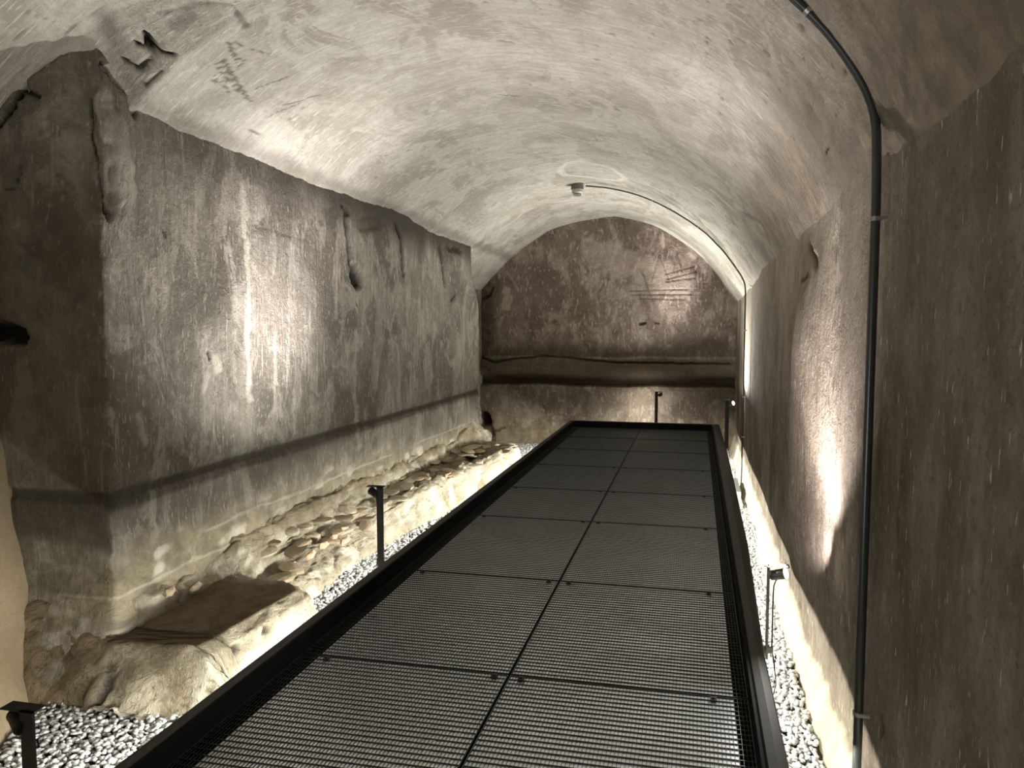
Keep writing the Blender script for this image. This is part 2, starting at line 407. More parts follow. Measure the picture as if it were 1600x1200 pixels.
def build_vault():
    Ys = np.concatenate([graded([(-3.6, 1.8, 0.12, 0.06)])[:-1], graded([(1.8, 3.46, 0.03, 0.014)])[:-1],
                         graded([(3.46, 3.86, 0.012, 0.012)])[:-1], graded([(3.86, YFAR + 0.1, 0.013, 0.045)])])
    P = np.zeros((len(Ys), NV, 3))
    for i, y in enumerate(Ys):
        s = vault_section(y); P[i, :, 0] = s[:, 0]; P[i, :, 2] = s[:, 1]; P[i, :, 1] = y
    A = np.broadcast_to(arc0, P.shape[:2]); Yg = P[:, :, 1]
    T = np.gradient(P, axis=1); Nn = np.stack([-T[:, :, 2], np.zeros_like(A), T[:, :, 0]], -1)
    Nn /= np.linalg.norm(Nn, axis=2, keepdims=True) + 1e-9
    amp = np.where(Yg < 3.45, 1.3, 1.0)
    d = amp * (0.035 * fbm(A * 0.9, Yg * 0.9, 0, 3, 11) + 0.012 * fbm(A * 2.5, Yg * 6, 0, 4, 21) + 0.0035 * fbm(A * 9, Yg * 40, 0, 3, 31))
    M = np.zeros(P.shape[:2] + (4,))
    # pits and shallow flaking
    pits = sst(0.62, 0.80, fbm(A * 16, Yg * 22, 0, 2, 41)) * sst(-0.1, 0.4, fbm(A * 1.2, Yg * 1.2, 0, 2, 45))
    d += 0.012 * pits; M[:, :, 0] = np.maximum(M[:, :, 0], pits * 0.6)
    def cut(pix, w, depth, r=1.0, chan=0):
        nonlocal d
        pts = [hit_vault(*q)[:2] for q in pix]
        D = seg_dist(A + 0.012 * fbm(A * 14, Yg * 14, 0, 2, 3), Yg + 0.012 * fbm(A * 14 + 40, Yg * 14, 0, 2, 4), pts)
        k = 1 - sst(w * 0.4, w, D)
        d = d + depth * k; M[:, :, chan] = np.maximum(M[:, :, chan], k * r)
    # broken hollow above the near pier and its branching cracks
    cut([(236, 66), (241, 80)], 0.035, 0.06); cut([(240, 78), (215, 70)], 0.014, 0.02); cut([(243, 78), (272, 88)], 0.013, 0.02)
    cut([(258, 115), (228, 132)], 0.010, 0.012, 0.9); cut([(200, 97), (220, 108), (240, 96)], 0.014, 0.02, 0.9); cut([(238, 86), (237, 108)], 0.010, 0.01, .8)
    cut([(250, 22), (290, 12), (330, 5), (362, 6), (372, 22)], 0.014, 0.008, 0.35)
    cut([(372, 22), (385, 40)], 0.03, 0.012, 0.5); cut([(275, 45), (300, 25)], 0.03, 0.006, 0.35)
    cut([(785, 64), (796, 66)], 0.026, 0.03); cut([(776, 145), (812, 148)], 0.012, 0.006, 0.5)
    cut([(928, 92), (934, 93)], 0.014, 0.01, .8)
    # scratched drawing
    for s in ([(355,66),(372,100)], [(355,66),(378,96)], [(335,100),(375,145)], [(340,97),(380,140)], [(348,95),(388,158)], [(335,100),(350,92),(392,158)],
              [(372,110),(385,95)], [(330,128),(362,130)], [(362,66),(420,85)], [(335,120),(360,145)], [(440,165),(500,150)], [(420,180),(470,160)], [(400,140),(450,120)], [(386,198),(405,208)]):
        cut(s, 0.008, 0.003, 0.6)
    # brown damp stain beside the detector cable
    cut([(1000, 288), (1050, 318), (1100, 352), (1140, 400)], 0.16, 0.0, 0.38, 3)
    cut([(1015, 292), (1060, 316), (1095, 345), (1120, 375)], 0.03, 0.01, 0.5)
    cut([(1165, 335), (1190, 350), (1200, 380)], 0.05, 0.0, 0.6, 3)
    # pale halo left by the old rose round the detector
    aD, yD, pD = hit_vault(925, 268)
    rr = np.hypot(A - aD, (Yg - yD) * 0.8) + 0.04 * fbm(A * 3, Yg * 3, 0, 2, 77)
    M[:, :, 1] = np.maximum(M[:, :, 1], (1 - sst(0.02, 0.05, np.abs(rr - 0.36))) * 0.7)
    # flaking edge where the vault meets the left wall, and streaks on the right haunch
    edge = 1 - sst(0.0, 0.10, np.abs(P[:, :, 0] + 2.97) + 0.05 * fbm(A * 5, Yg * 5, 0, 3, 91))
    M[:, :, 3] = np.maximum(M[:, :, 3], np.where(Yg > 3.5, edge * 0.6, 0))
    st = sst(-0.1, 0.45, fbm(A * 0.5, Yg * 3.0, 0, 3, 61)) * sst(0.2, 0.62, P[:, :, 0])
    M[:, :, 3] = np.maximum(M[:, :, 3], st * 0.55)
    nearb = (1 - sst(2.85, 3.15, Yg + 0.12 * fbm(A * 4, Yg * 4, 0, 4, 68))) * sst(0.1, 0.4, P[:, :, 0])  # near right browning, partly dim light painted into the colour
    M[:, :, 2] = np.maximum(M[:, :, 2], nearb * 0.9)
    hb = sst(0.18, 0.60, P[:, :, 0] + 0.10 * fbm(A * 4, Yg * 3, 0, 4, 69)) * (1 - 0.6 * sst(6, 9, Yg))
    M[:, :, 2] = np.maximum(M[:, :, 2], hb * 0.9)
    f = sst(0.46, 0.64, P[:, :, 0]) * sst(2.0, 2.6, Yg) * (1 - sst(5.0, 7.0, Yg)) * sst(0.0, 0.3, fbm(A * 9, Yg * 9, 0, 3, 66))
    M[:, :, 3] = np.maximum(M[:, :, 3], f * 0.6)
    P = P + Nn * d[..., None]
    UV = np.stack([A, Yg], -1)
    me = grid_mesh('ceiling', P, UV, M)
    o = link('ceiling', me, M_vault, smooth=True)
    tag(o, 'cream lime plastered barrel vault with brush streaks and scratches', kind='structure')
    return o
build_vault()

# ------------------------------------------------------------------ left wall (pier face, long wall, end return, recess)
def round_path(pts, steps, r=0.05):
    out = []
    for i, p in enumerate(pts):
        p = np.array(p, float)
        if 0 < i < len(pts) - 1:
            a = np.array(pts[i - 1], float) - p; b = np.array(pts[i + 1], float) - p
            a /= np.linalg.norm(a); b /= np.linalg.norm(b)
            q0, q1 = p + a * r, p + b * r
            out.append([q0 * (1 - t) ** 2 + 2 * p * t * (1 - t) + q1 * t * t for t in np.linspace(0, 1, 7)])
        else: out.append([p])
    res = [out[0][0]]
    for i in range(1, len(pts)):
        a, b = res[-1], out[i][0]
        L = np.linalg.norm(b - a); s0, s1 = steps[i - 1]
        g = graded([(0, L, s0, s1)])[1:]
        res += [a + (b - a) * t / L for t in g]
        res += out[i][1:]
    return np.array(res)

def sweep_wall(name, path, zs, disp, mat, label, flip=False, extra=None):
    s = np.concatenate([[0], np.cumsum(np.linalg.norm(np.diff(path, axis=0), axis=1))])
    t = np.gradient(path, axis=0); t /= np.linalg.norm(t, axis=1, keepdims=True)
    nrm = np.stack([t[:, 1], -t[:, 0]], -1) * (-1 if flip else 1)
    Sg, Zg = np.meshgrid(s, zs, indexing='ij')
    P = np.zeros(Sg.shape + (3,)); P[:, :, 0] = path[:, 0][:, None]; P[:, :, 1] = path[:, 1][:, None]; P[:, :, 2] = Zg
    M = np.zeros(Sg.shape + (4,))
    d = disp(Sg, Zg, P, M)
    P[:, :, 0] += nrm[:, 0][:, None] * d; P[:, :, 1] += nrm[:, 1][:, None] * d
    if extra: extra(P, M, Sg, Zg)
    o = link(name, grid_mesh(name, P, np.stack([Sg, Zg], -1), M), mat, smooth=True)
    return tag(o, label, kind='structure')

XL = -3.0
pathL = round_path([(-4.05, 3.50), (XL, 3.52), (XL, 10.78), (-3.46, 10.80), (-3.46, YFAR + 0.08)],
                   [(0.03, 0.012), (0.013, 0.034), (0.04, 0.04), (0.05, 0.05)], 0.03)
def s_wall(Y): return 1.05 - 0.013 + (Y - 3.52)
def s_pier(X): return X + 4.05

def disp_left(s, z, P, M):
    sp = s < 1.04; sw = (s >= 1.04) & (s < 1.05 + 7.25); se = s >= 8.3
    Y = np.where(sw, s - 1.037 + 3.52, 3.5)
    d = 0.020 * fbm(s * 0.8, z * 0.8, 0, 3, 101) + 0.007 * fbm(s * 5, z * 2.4, 0, 4, 111) + 0.002 * fbm(s * 40, z * 12, 0, 3, 121)
    # eroded, rubbly foot
    zr = np.where(sp, 0.74, 0.80 - 0.035 * (Y - 3.5)) + 0.10 * fbm(s * 2.2, z * 0, 0, 3, 131)
    B = 1 - sst(-0.10, 0.12, z - zr)
    rub = fbm(s * 7, z * 9, 0, 4, 141)
    d += B * (0.030 * rub + 0.02 * np.clip(zr - z, 0, 1)) 
    M[:, :, 2] = B * (0.55 + 0.45 * sst(-0.3, 0.3, rub))
    M[:, :, 1] = np.maximum(M[:, :, 1], B * sst(0.15, 0.5, fbm(s * 5, z * 11, 0, 3, 151)) * 0.75)
    foot = np.clip((0.50 - z + 0.05 * fbm(s * 4, z * 0, 0, 2, 133)) / 0.5, 0, 1)
    d += np.where(s < 1.15, 0.20 * foot ** 1.4, 0.0) + sp * foot * 0.03 * fbm(s * 9, z * 9, 0, 3, 135)
    # rows of masonry showing faintly through the foot
    for zz, off in ((0.66, 0.0), (0.50, 0.3)):
        k = 1 - sst(0.004, 0.012, np.abs(z - zz + 0.01 * (Y - 3.5) * 0.6 + 0.012 * fbm(s * 3, z * 0, 0, 2, 161)))
        k = k * sst(-0.2, 0.2, fbm(s * 1.5 + off * 9, z * 0, 0, 2, 171)) * (~se)
        M[:, :, 1] = np.maximum(M[:, :, 1], k * 0.5); d += 0.008 * k
    # long scored line round the corner; shade at the light cutoff painted dark
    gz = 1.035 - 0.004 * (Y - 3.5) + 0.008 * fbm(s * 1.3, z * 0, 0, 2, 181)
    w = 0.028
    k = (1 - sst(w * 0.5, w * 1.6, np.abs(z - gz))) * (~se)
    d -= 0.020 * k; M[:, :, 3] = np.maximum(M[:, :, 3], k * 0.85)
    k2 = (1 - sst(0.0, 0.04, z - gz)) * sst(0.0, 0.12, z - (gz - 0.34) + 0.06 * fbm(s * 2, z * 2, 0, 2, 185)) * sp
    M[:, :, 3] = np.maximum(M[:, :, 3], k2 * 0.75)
    k3 = (1 - sst(0.0, 0.05, z - gz)) * sw  # wall below the line darkened, painting the strip light's falloff
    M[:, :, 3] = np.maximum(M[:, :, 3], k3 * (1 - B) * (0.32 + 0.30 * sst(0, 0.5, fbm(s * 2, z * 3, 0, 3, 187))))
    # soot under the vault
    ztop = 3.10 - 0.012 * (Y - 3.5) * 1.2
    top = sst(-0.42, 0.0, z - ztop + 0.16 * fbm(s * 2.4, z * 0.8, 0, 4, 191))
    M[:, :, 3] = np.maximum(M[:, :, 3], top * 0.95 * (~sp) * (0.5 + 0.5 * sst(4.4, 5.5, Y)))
    # pier is browner all over, its weaker light partly painted in
    M[:, :, 3] = np.maximum(M[:, :, 3], sp * (0.34 + 0.45 * fbm(s * 2, z * 1.3, 0, 4, 195)))
    M[:, :, 2] = np.maximum(M[:, :, 2], sp * np.clip(0.45 + 0.5 * fbm(s * 3, z * 2, 0, 4, 197), 0, 1))
    M[:, :, 2] = np.maximum(M[:, :, 2], se * 0.5)
    def polar(pts, w, depth, r=1.0, chan=0, jit=0.010):
        nonlocal d
        D = seg_dist(s + jit * fbm(s * 16, z * 16, 0, 2, 201), z + jit * fbm(s * 16 + 31, z * 16, 0, 2, 203), pts)
        k = 1 - sst(w * 0.45, w, D)
        d = d - depth * k; M[:, :, chan] = np.maximum(M[:, :, chan], k * r)
    def W(pix): return [(s_wall(hit_x(a, b, XL)[1]), hit_x(a, b, XL)[2]) for a, b in pix]
    def Q(pix): return [(s_pier(hit_y(a, b, 3.52)[0]), hit_y(a, b, 3.52)[2]) for a, b in pix]
    # splits in the plaster under the vault
    polar(W([(542, 330), (546, 372), (549, 410)]), 0.05, 0.05, 0.95)
    polar(W([(556, 428), (562, 438)]), 0.12, 0.07, 0.9, jit=0.03)
    polar(W([(566, 350), (590, 345)]), 0.10, 0.03, 0.4, 2)
    polar(W([(618, 352), (626, 372), (630, 428)]), 0.045, 0.05, 0.95)
    polar(W([(688, 388), (692, 415), (695, 445)]), 0.05, 0.05, 0.9)
    polar(W([(536, 322), (548, 332)]), 0.04, 0.03, 0.7, 0, 0.04)
    polar(W([(700, 388), (722, 396)]), 0.05, 0.03, 0.7, 0, 0.04)
    polar(W([(705, 470), (712, 462)]), 0.03, 0.02, 0.7)
    # pits, bruises and the tall pale drip
    polar(W([(329, 553), (330, 560)]), 0.026, 0.03, 0.85)
    polar(W([(338, 560), (343, 575)]), 0.055, 0.0, 0.8, 1, 0.03)
    polar(W([(328, 590), (322, 605)]), 0.035, 0.0, 0.6, 1, 0.03)
    polar(W([(215, 650), (228, 690)]), 0.03, 0.0, 0.5, 1, 0.03)
    polar(W([(378, 290), (384, 350), (390, 450), (388, 530), (392, 620)]), 0.045, 0.0, 0.65, 1, 0.03)
    polar(W([(430, 520), (432, 640)]), 0.03, 0.0, 0.4, 1, 0.02)
    polar(W([(455, 380), (450, 600)]), 0.02, 0.0, 0.3, 1, 0.02)
    polar(W([(395, 352), (490, 380)]), 0.010, 0.004, 0.35)
    polar(W([(258, 362), (262, 368)]), 0.014, 0.01, 0.8)
    polar(W([(558, 645), (562, 700)]), 0.05, 0.01, 0.5, 1, 0.05)
    polar(W([(565, 600), (550, 640)]), 0.05, 0.0, 0.4, 2, 0.05)
    # pier: broken plaster lines
    polar(Q([(128, 150), (127, 195), (133, 230)]), 0.012, 0.02, 0.85, 0, 0.02)
    polar(Q([(133, 230), (141, 260), (148, 300)]), 0.010, 0.02, 0.6, 0, 0.02)
    polar(Q([(150, 150), (175, 200), (190, 290)]), 0.10, -0.012, 0.5, 1, 0.05)
    polar(Q([(158, 315), (168, 335)]), 0.022, 0.03, 0.8, 0, 0.03)
    polar(Q([(30, 135), (52, 148)]), 0.018, 0.03, 0.8)
    polar(Q([(0, 195), (15, 172), (30, 150), (36, 120), (60, 90), (95, 62), (130, 48)]), 0.022, 0.04, 1.0, 0, 0.02)
    polar(Q([(10, 297), (25, 292), (33, 275), (30, 260)]), 0.010, 0.01, 0.7, 0, 0.02)
    polar(Q([(-20, 520), (22, 524)]), 0.085, 0.11, 0.85, 0, 0.04)
    polar(Q([(150, 88), (182, 105), (200, 118), (212, 150)]), 0.03, 0.05, 1.0, 0, 0.03)
    # white spatter on the pier
    sp_ = sst(0.72, 0.80, vnoise(s * 55, z * 26, 0, 211)) * sst(0.1, 0.5, fbm(s * 3, z * 3, 0, 2, 213)) * sp
    M[:, :, 1] = np.maximum(M[:, :, 1], sp_)
    return d

def shift_corners(P, M, s, z):
    # near corner leans back high up where the plaster has broken away
    c = np.exp(-((s - 1.04) / 0.30) ** 2)
    up = sst(2.45, 2.62, z + 0.04 * fbm(z * 6, z * 0, 0, 2, 301))
    P[:, :, 1] += np.where(s < 1.04, 1.0, 1.0) * c * up * 0.10
    P[:, :, 0] -= np.exp(-((s - 1.04) / 0.10) ** 2) * up * 0.05
    # ragged arrises
    P[:, :, 0] -= np.exp(-((s - 1.04) / 0.05) ** 2) * np.clip(0.03 * fbm(z * 9, z * 0, 0, 3, 303) - 0.004, 0, 1)
    # far end of the wall: top corner broken back
    e = np.exp(-((s - 8.29) / 0.22) ** 2)
    P[:, :, 1] -= e * sst(2.15, 2.95, z) * 0.50
    P[:, :, 1] -= np.exp(-((s - 8.29) / 0.08) ** 2) * 0.05 * fbm(z * 8, z * 0, 0, 3, 305)
zsL = graded([(-0.05, 3.74, 0.013, 0.013)])
sweep_wall('wall_left', pathL, zsL, disp_left, M_wall, 'pale streaked plaster wall with dark brown pier at its near end', extra=shift_corners)

# ------------------------------------------------------------------ right wall
XR = 0.62
def right_x(Y): return np.interp(Y, [-3.6, 1.5, 3, 12.7], [0.70, 0.66, 0.655, 0.60])
yr = np.concatenate([graded([(-3.6, 1.2, 0.1, 0.03)])[:-1], graded([(1.2, 5.5, 0.012, 0.014)])[:-1], graded([(5.5, YFAR + 0.08, 0.018, 0.05)])])
pathR = np.stack([right_x(yr), yr], -1)
def disp_right(s, z, P, M):
    Y = P[:, :, 1]
    d = 0.022 * fbm(s * 0.7, z * 0.5, 0, 3, 401) + 0.006 * fbm(s * 4, z * 1.6, 0, 4, 411) + 0.002 * fbm(s * 30, z * 9, 0, 3, 421)
    # fillet of pale mortar at the foot
    zf = 0.20 + 0.09 * fbm(s * 1.7, z * 0, 0, 4, 431) + 0.03 * fbm(s * 9, z * 0, 0, 2, 433)
    B = 1 - sst(-0.02, 0.035, z - zf)
    d += 0.07 * np.clip((zf - z) / 0.25, 0, 1) ** 1.3 + 0.018 * B * (1 + fbm(s * 8, z * 8, 0, 3, 441))
    M[:, :, 2] = B
    M[:, :, 1] = B * sst(-0.2, 0.3, fbm(s * 4, z * 6, 0, 3, 451)) * 0.9
    # crumbled brown edge just above
    e = (1 - sst(0.0, 0.07, np.abs(z - zf - 0.05) + 0.05 * fbm(s * 7, z * 7, 0, 3, 461))) * sst(-0.1, 0.3, fbm(s * 1.2, z * 0, 0, 2, 471))
    M[:, :, 0] = np.maximum(M[:, :, 0], e * 0.5 * sst(0.0, 0.5, fbm(s * 22, z * 22, 0, 2, 481))); d -= 0.02 * e * sst(0.0, 0.5, fbm(s * 22, z * 22, 0, 2, 481))
    # swelling shaped to catch the lamp on its near side, far side dark
    zc = sst(0.45, 1.05, z + 0.25 * (Y - 4.3)) * (1 - sst(1.8, 2.6, z))
    d += 0.085 * sst(4.0, 5.0, Y) * (1 - sst(5.02, 5.6, Y)) * zc
    # rough grit band left by a vertical plaster joint
    g = np.exp(-((Y - 4.05) / 0.22) ** 2)
    gr = fbm(s * 26, z * 20, 0, 3, 491)
    d += g * 0.006 * gr; M[:, :, 0] = np.maximum(M[:, :, 0], g * sst(0.35, 0.6, gr) * 0.5)
    # olive green haunch streaks far down
    ol = sst(7.0, 9.0, Y) * sst(0.9, 2.2, z)
    M[:, :, 1] = np.maximum(M[:, :, 1], ol * 0.5 * sst(-0.3, 0.3, fbm(s * 4, z * 0.3, 0, 3, 501)))
    M[:, :, 1] = np.maximum(M[:, :, 1], sst(2.95, 3.7, Y + 0.4 * fbm(s * 3, z * 2, 0, 4, 503)) * sst(1.3, 2.7, z + 0.25 * fbm(s * 5, z * 1.2, 0, 4, 505)) * 0.9)
    M[:, :, 3] = np.maximum(M[:, :, 3], sst(8.5, 10.5, Y) * sst(0.1, 0.5, fbm(s * 3, z * 0.25, 0, 2, 511)) * 0.5)
    def cut(pix, w, depth, r, chan=0):
        nonlocal d
        pts = [(hit_x(a, b, XR + .02)[1] + 3.6, hit_x(a, b, XR + .02)[2]) for a, b in pix]
        D = seg_dist(s + 0.01 * fbm(s * 16, z * 16, 0, 2, 521), z + 0.01 * fbm(s * 16 + 9, z * 16, 0, 2, 523), pts)
        k = 1 - sst(w * 0.45, w, D); d = d - depth * k; M[:, :, chan] = np.maximum(M[:, :, chan], k * r)
    cut([(1263, 382), (1272, 400), (1277, 415)], 0.03, 0.02, 0.8)
    cut([(1255, 440), (1268, 432)], 0.025, 0.012, 0.6)
    cut([(1371, 1125), (1376, 1140), (1370, 1150)], 0.012, 0.01, 0.8)
    cut([(1575, 500), (1585, 700), (1595, 560)], 0.012, 0.006, 0.3)
    return d
zsR = np.concatenate([graded([(-0.05, 0.5, 0.012, 0.014)])[:-1], graded([(0.5, 2.62, 0.016, 0.016)])])
def top_fold(P, M, s, z): pass
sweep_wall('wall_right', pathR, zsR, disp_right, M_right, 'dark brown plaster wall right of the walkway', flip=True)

# ------------------------------------------------------------------ far wall with ledge
def build_far():
    xs = np.arange(-3.6, 0.75, 0.0135)
    zs = graded([(-0.05, 3.85, 0.0125, 0.0125)])
    X, Z = np.meshgrid(xs, zs, indexing='ij')
    wob = 0.03 * fbm(X * 1.6, Z * 0, 0, 3, 601)
    prof_z = [-0.1, 0.80, 0.93, 0.965, 0.985, 1.05, 1.09, 1.14, 1.22, 1.32, 1.41, 1.44, 1.50, 4.0]
    prof_f = [0.10, 0.09, 0.085, 0.06, -0.14, -0.18, -0.08, 0.07, 0.10, 0.095, 0.06, 0.02, 0.0, 0.0]
    f = np.interp(Z + wob - 0.02 * X * 0.5 * 0, prof_z, prof_f)
    f += 0.012 * fbm(X * 1.2, Z * 1.2, 0, 3, 611) + 0.006 * fbm(X * 7, Z * 4, 0, 4, 621)
    M = np.zeros(X.shape + (4,))
    zz = Z + wob
    dark = (1 - sst(1.10, 1.36, zz)) * sst(0.94, 1.0, zz)  # undercut shadow painted dark, the roll above darkened with it
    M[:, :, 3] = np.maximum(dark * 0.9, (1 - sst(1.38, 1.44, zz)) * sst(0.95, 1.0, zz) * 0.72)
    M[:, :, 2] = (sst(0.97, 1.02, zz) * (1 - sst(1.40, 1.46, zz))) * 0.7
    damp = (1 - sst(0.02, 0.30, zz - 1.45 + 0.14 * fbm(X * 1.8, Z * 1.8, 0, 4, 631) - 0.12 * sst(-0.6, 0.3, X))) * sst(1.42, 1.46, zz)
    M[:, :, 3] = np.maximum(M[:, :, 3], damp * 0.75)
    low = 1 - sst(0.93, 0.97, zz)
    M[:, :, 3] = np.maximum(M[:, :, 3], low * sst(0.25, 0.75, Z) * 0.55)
    M[:, :, 2] = np.maximum(M[:, :, 2], low * (1 - sst(0.2, 0.55, Z)) * 0.8)
    M[:, :, 1] = np.maximum(M[:, :, 1], low * sst(0.35, 0.6, fbm(X * 9, Z * 9, 0, 3, 641)) * 0.5)
    f += low * 0.02 * fbm(X * 6, Z * 6, 0, 4, 651) * (1 - sst(0.3, 0.7, Z))
    left = 1 - sst(-3.35, -3.1, X + 0.1 * fbm(X * 4, Z * 4, 0, 3, 661))
    M[:, :, 3] = np.maximum(M[:, :, 3], left * 0.7); f += left * 0.03 * fbm(X * 8, Z * 10, 0, 3, 671)
    def cut(pix, w, depth, r, chan=0, jit=0.008):
        nonlocal f
        pts = [tuple(hit_y(a, b, YFAR)[[0, 2]]) for a, b in pix]
        D = seg_dist(X + jit * fbm(X * 14, Z * 14, 0, 2, 681), Z + jit * fbm(X * 14 + 9, Z * 14, 0, 2, 683), pts)
        k = 1 - sst(w * 0.45, w, D); f = f - depth * k; M[:, :, chan] = np.maximum(M[:, :, chan], k * r)
    cut([(750, 557), (775, 566), (800, 561), (850, 556), (900, 560), (960, 566), (1030, 567), (1140, 568)], 0.022, 0.03, 0.85)
    # incised ship drawing: masts, stays and hull lines
    for a in ([(1058,393),(1052,424)], [(1058,393),(1066,424)], [(1058,393),(1058,425)], [(1030,398),(1018,440)], [(1030,398),(1045,436)], [(1002,420),(1010,445),(1020,470)],
              [(1040,428),(1085,416)], [(1042,436),(1088,424)], [(985,454),(1075,452)], [(985,460),(1080,460)], [(1000,466),(1070,468)],
              [(1088,422),(1089,452)], [(1093,424),(1094,450)], [(1099,428),(1100,450)], [(1040,440),(1086,434)], [(1005,430),(998,420)]):
        cut(a, 0.016, 0.008, 0.35, 0, 0.004)
    cut([(1000, 506), (1008, 505)], 0.03, 0.02, 0.8); cut([(1024, 505), (1030, 505)], 0.02, 0.01, 0.7)
    cut([(760, 650), (762, 658)], 0.10, 0.15, 1.0, 0, 0.02)
    for a in ([(775,672),(790,668)], [(770,662),(772,680)]):
        cut(a, 0.03, 0.02, 0.6, 0, 0.03)
    cut([(738, 445), (745, 480)], 0.06, 0.05, 0.9); cut([(750, 470), (765, 462), (770, 450)], 0.03, 0.02, 0.7)
    cut([(790, 455), (795, 470), (790, 480)], 0.10, 0.0, 0.6, 1, 0.04)
    cut([(1034, 365), (1036, 385)], 0.03, 0.0, 0.8, 1, 0.03); cut([(1076, 395), (1085, 402)], 0.04, 0.0, 0.8, 1, 0.03)
    cut([(930, 395), (1000, 420), (1060, 445)], 0.32, 0.0, 0.45, 1, 0.12)
    cut([(920, 605), (922, 607)], 0.05, 0.01, 0.7, 1, 0.03)
    P = np.stack([X, YFAR - f, Z], -1)[::-1]
    o = link('wall_back', grid_mesh('wall_back', P, np.stack([X, Z], -1)[::-1], M[::-1]), M_far, smooth=True)
    tag(o, 'mauve grey end wall with rolled ledge and incised ship drawing', kind='structure')
build_far()

# ------------------------------------------------------------------ walls behind and beside the viewpoint
def flat_wall(name, a, b, z1, mat, label, flip=False):
    path = round_path([a, b], [(0.06, 0.06)], 0.02)
    return sweep_wall(name, path, np.arange(-0.05, z1, 0.06), lambda s, z, P, M: 0.02 * fbm(s * 0.8, z * 0.8, 0, 4, 701), mat, label, flip)
flat_wall('wall_near_left', (-3.92, -3.6), (-3.92, 3.56), 2.7, M_wall, 'plaster wall of the near recess')
flat_wall('wall_front', (0.85, -3.55), (-4.1, -3.55), 3.9, M_wall, 'plaster wall closing the cellar behind the viewpoint', flip=True)

# ------------------------------------------------------------------ floor
me = MB().box(-4.1, 0.9, -3.6, 12.8, -0.12, -0.028).mesh('floor')
floor = link('floor', me, M_pit); tag(floor, 'dark earth floor under the gravel', kind='structure')

# gravel stones
def ico():
    t = (1 + 5 ** .5) / 2
    v = np.array([(-1,t,0),(1,t,0),(-1,-t,0),(1,-t,0),(0,-1,t),(0,1,t),(0,-1,-t),(0,1,-t),(t,0,-1),(t,0,1),(-t,0,-1),(-t,0,1)], float)
    v /= np.linalg.norm(v[0])
    f = [(0,11,5),(0,5,1),(0,1,7),(0,7,10),(0,10,11),(1,5,9),(5,11,4),(11,10,2),(10,7,6),(7,1,8),(3,9,4),(3,4,2),(3,2,6),(3,6,8),(3,8,9),(4,9,5),(2,4,11),(6,2,10),(8,6,7),(9,8,1)]
    return v, np.array(f)
def ico2():
    v, f = ico(); v = list(map(tuple, v)); cache = {}; nf = []
    def mid(a, b):
        k = (min(a, b), max(a, b))
        if k not in cache:
            m = (np.array(v[a]) + np.array(v[b])) / 2; m /= np.linalg.norm(m); v.append(tuple(m)); cache[k] = len(v) - 1
        return cache[k]
    for a, b, c in f:
        x, y, z = mid(a, b), mid(b, c), mid(c, a); nf += [(a,x,z),(b,y,x),(c,z,y),(x,y,z)]
    return np.array(v), np.array(nf)
rng = np.random.RandomState(5)
V1, F1 = ico(); V2, F2 = ico2()
def pebble_variant(V, k):
    r = np.random.RandomState(100 + k)
    p = V.copy()
    for _ in range(4):                       # clip with random planes: angular river pebbles
        n = r.normal(size=3); n /= np.linalg.norm(n); h = r.uniform(0.55, 0.85)
        dd = p @ n - h; p = p - np.clip(dd, 0, None)[:, None] * n
    p *= np.array([r.uniform(0.9, 1.35), r.uniform(0.7, 1.0), r.uniform(0.45, 0.7)])
    return p
VAR1 = [pebble_variant(V1, k) for k in range(10)]
VAR2 = [pebble_variant(V2, k) for k in range(10)]
def rotm(r):
    a = r.uniform(0, 2 * math.pi); b = r.normal() * 0.45; c = r.normal() * 0.45
    Rz = np.array([[math.cos(a), -math.sin(a), 0], [math.sin(a), math.cos(a), 0], [0, 0, 1]])
    Rx = np.array([[1, 0, 0], [0, math.cos(b), -math.sin(b)], [0, math.sin(b), math.cos(b)]])
    Ry = np.array([[math.cos(c), 0, math.sin(c)], [0, 1, 0], [-math.sin(c), 0, math.cos(c)]])
    return Rz @ Rx @ Ry

def spots(x0, x1, y0, y1, dens, size, test=None, zf=None):
    """jittered stone places over a rectangle, two thin layers"""
    st = 1 / math.sqrt(dens); out = []
    for layer in range(2):
        for i in range(int((x1 - x0) / st) + 1):
            for j in range(int((y1 - y0) / st) + 1):
                x = x0 + (i + rng.uniform(-.45, .95)) * st; y = y0 + (j + rng.uniform(-.45, .95)) * st
                if not (x0 <= x <= x1 and y0 <= y <= y1): continue
                if test and not test(x, y): continue
                z = (zf(x, y) if zf else 0.0) - 0.012 + layer * 0.010 + rng.uniform(-0.004, 0.006)
                out.append((x, y, z, size * rng.uniform(0.75, 1.3)))
    return out

# ledge geometry along the left wall: top height and front edge as functions of Y
LY  = [3.28, 3.36, 3.42, 4.30, 4.42, 4.60, 4.80, 5.40, 6.20, 6.50, 7.20, 8.50, 9.60, 10.4, 11.0, 11.3]
LXF = [-2.60, -2.48, -2.40, -2.30, -2.36, -2.66, -2.70, -2.74, -2.74, -2.72, -2.64, -2.52, -2.38, -2.34, -2.50, -2.9]
LZT = [0.02, 0.16, 0.30, 0.32, 0.30, 0.16, 0.14, 0.16, 0.20, 0.31, 0.33, 0.33, 0.33, 0.30, 0.20, 0.05]
def ledge_front(y): return np.interp(y, LY, LXF)
def in_left(x, y):
    if y < 3.30: return x > np.interp(y, [2.0, 2.8, 3.3], [-2.80, -3.06, -3.30])
    if y > 11.25: return True
    return x > ledge_front(y) + 0.03
near = spots(-3.35, -1.80, 2.25, 3.42, 1250, 0.0165, lambda x, y: in_left(x, y) or (y > 3.3 and x < -2.5))
near.sort(key=lambda p: (p[0] + 0) ** 2 + p[1] ** 2)
vis = [p for p in near if p[0] < -2.05 and p[2] > -0.006]
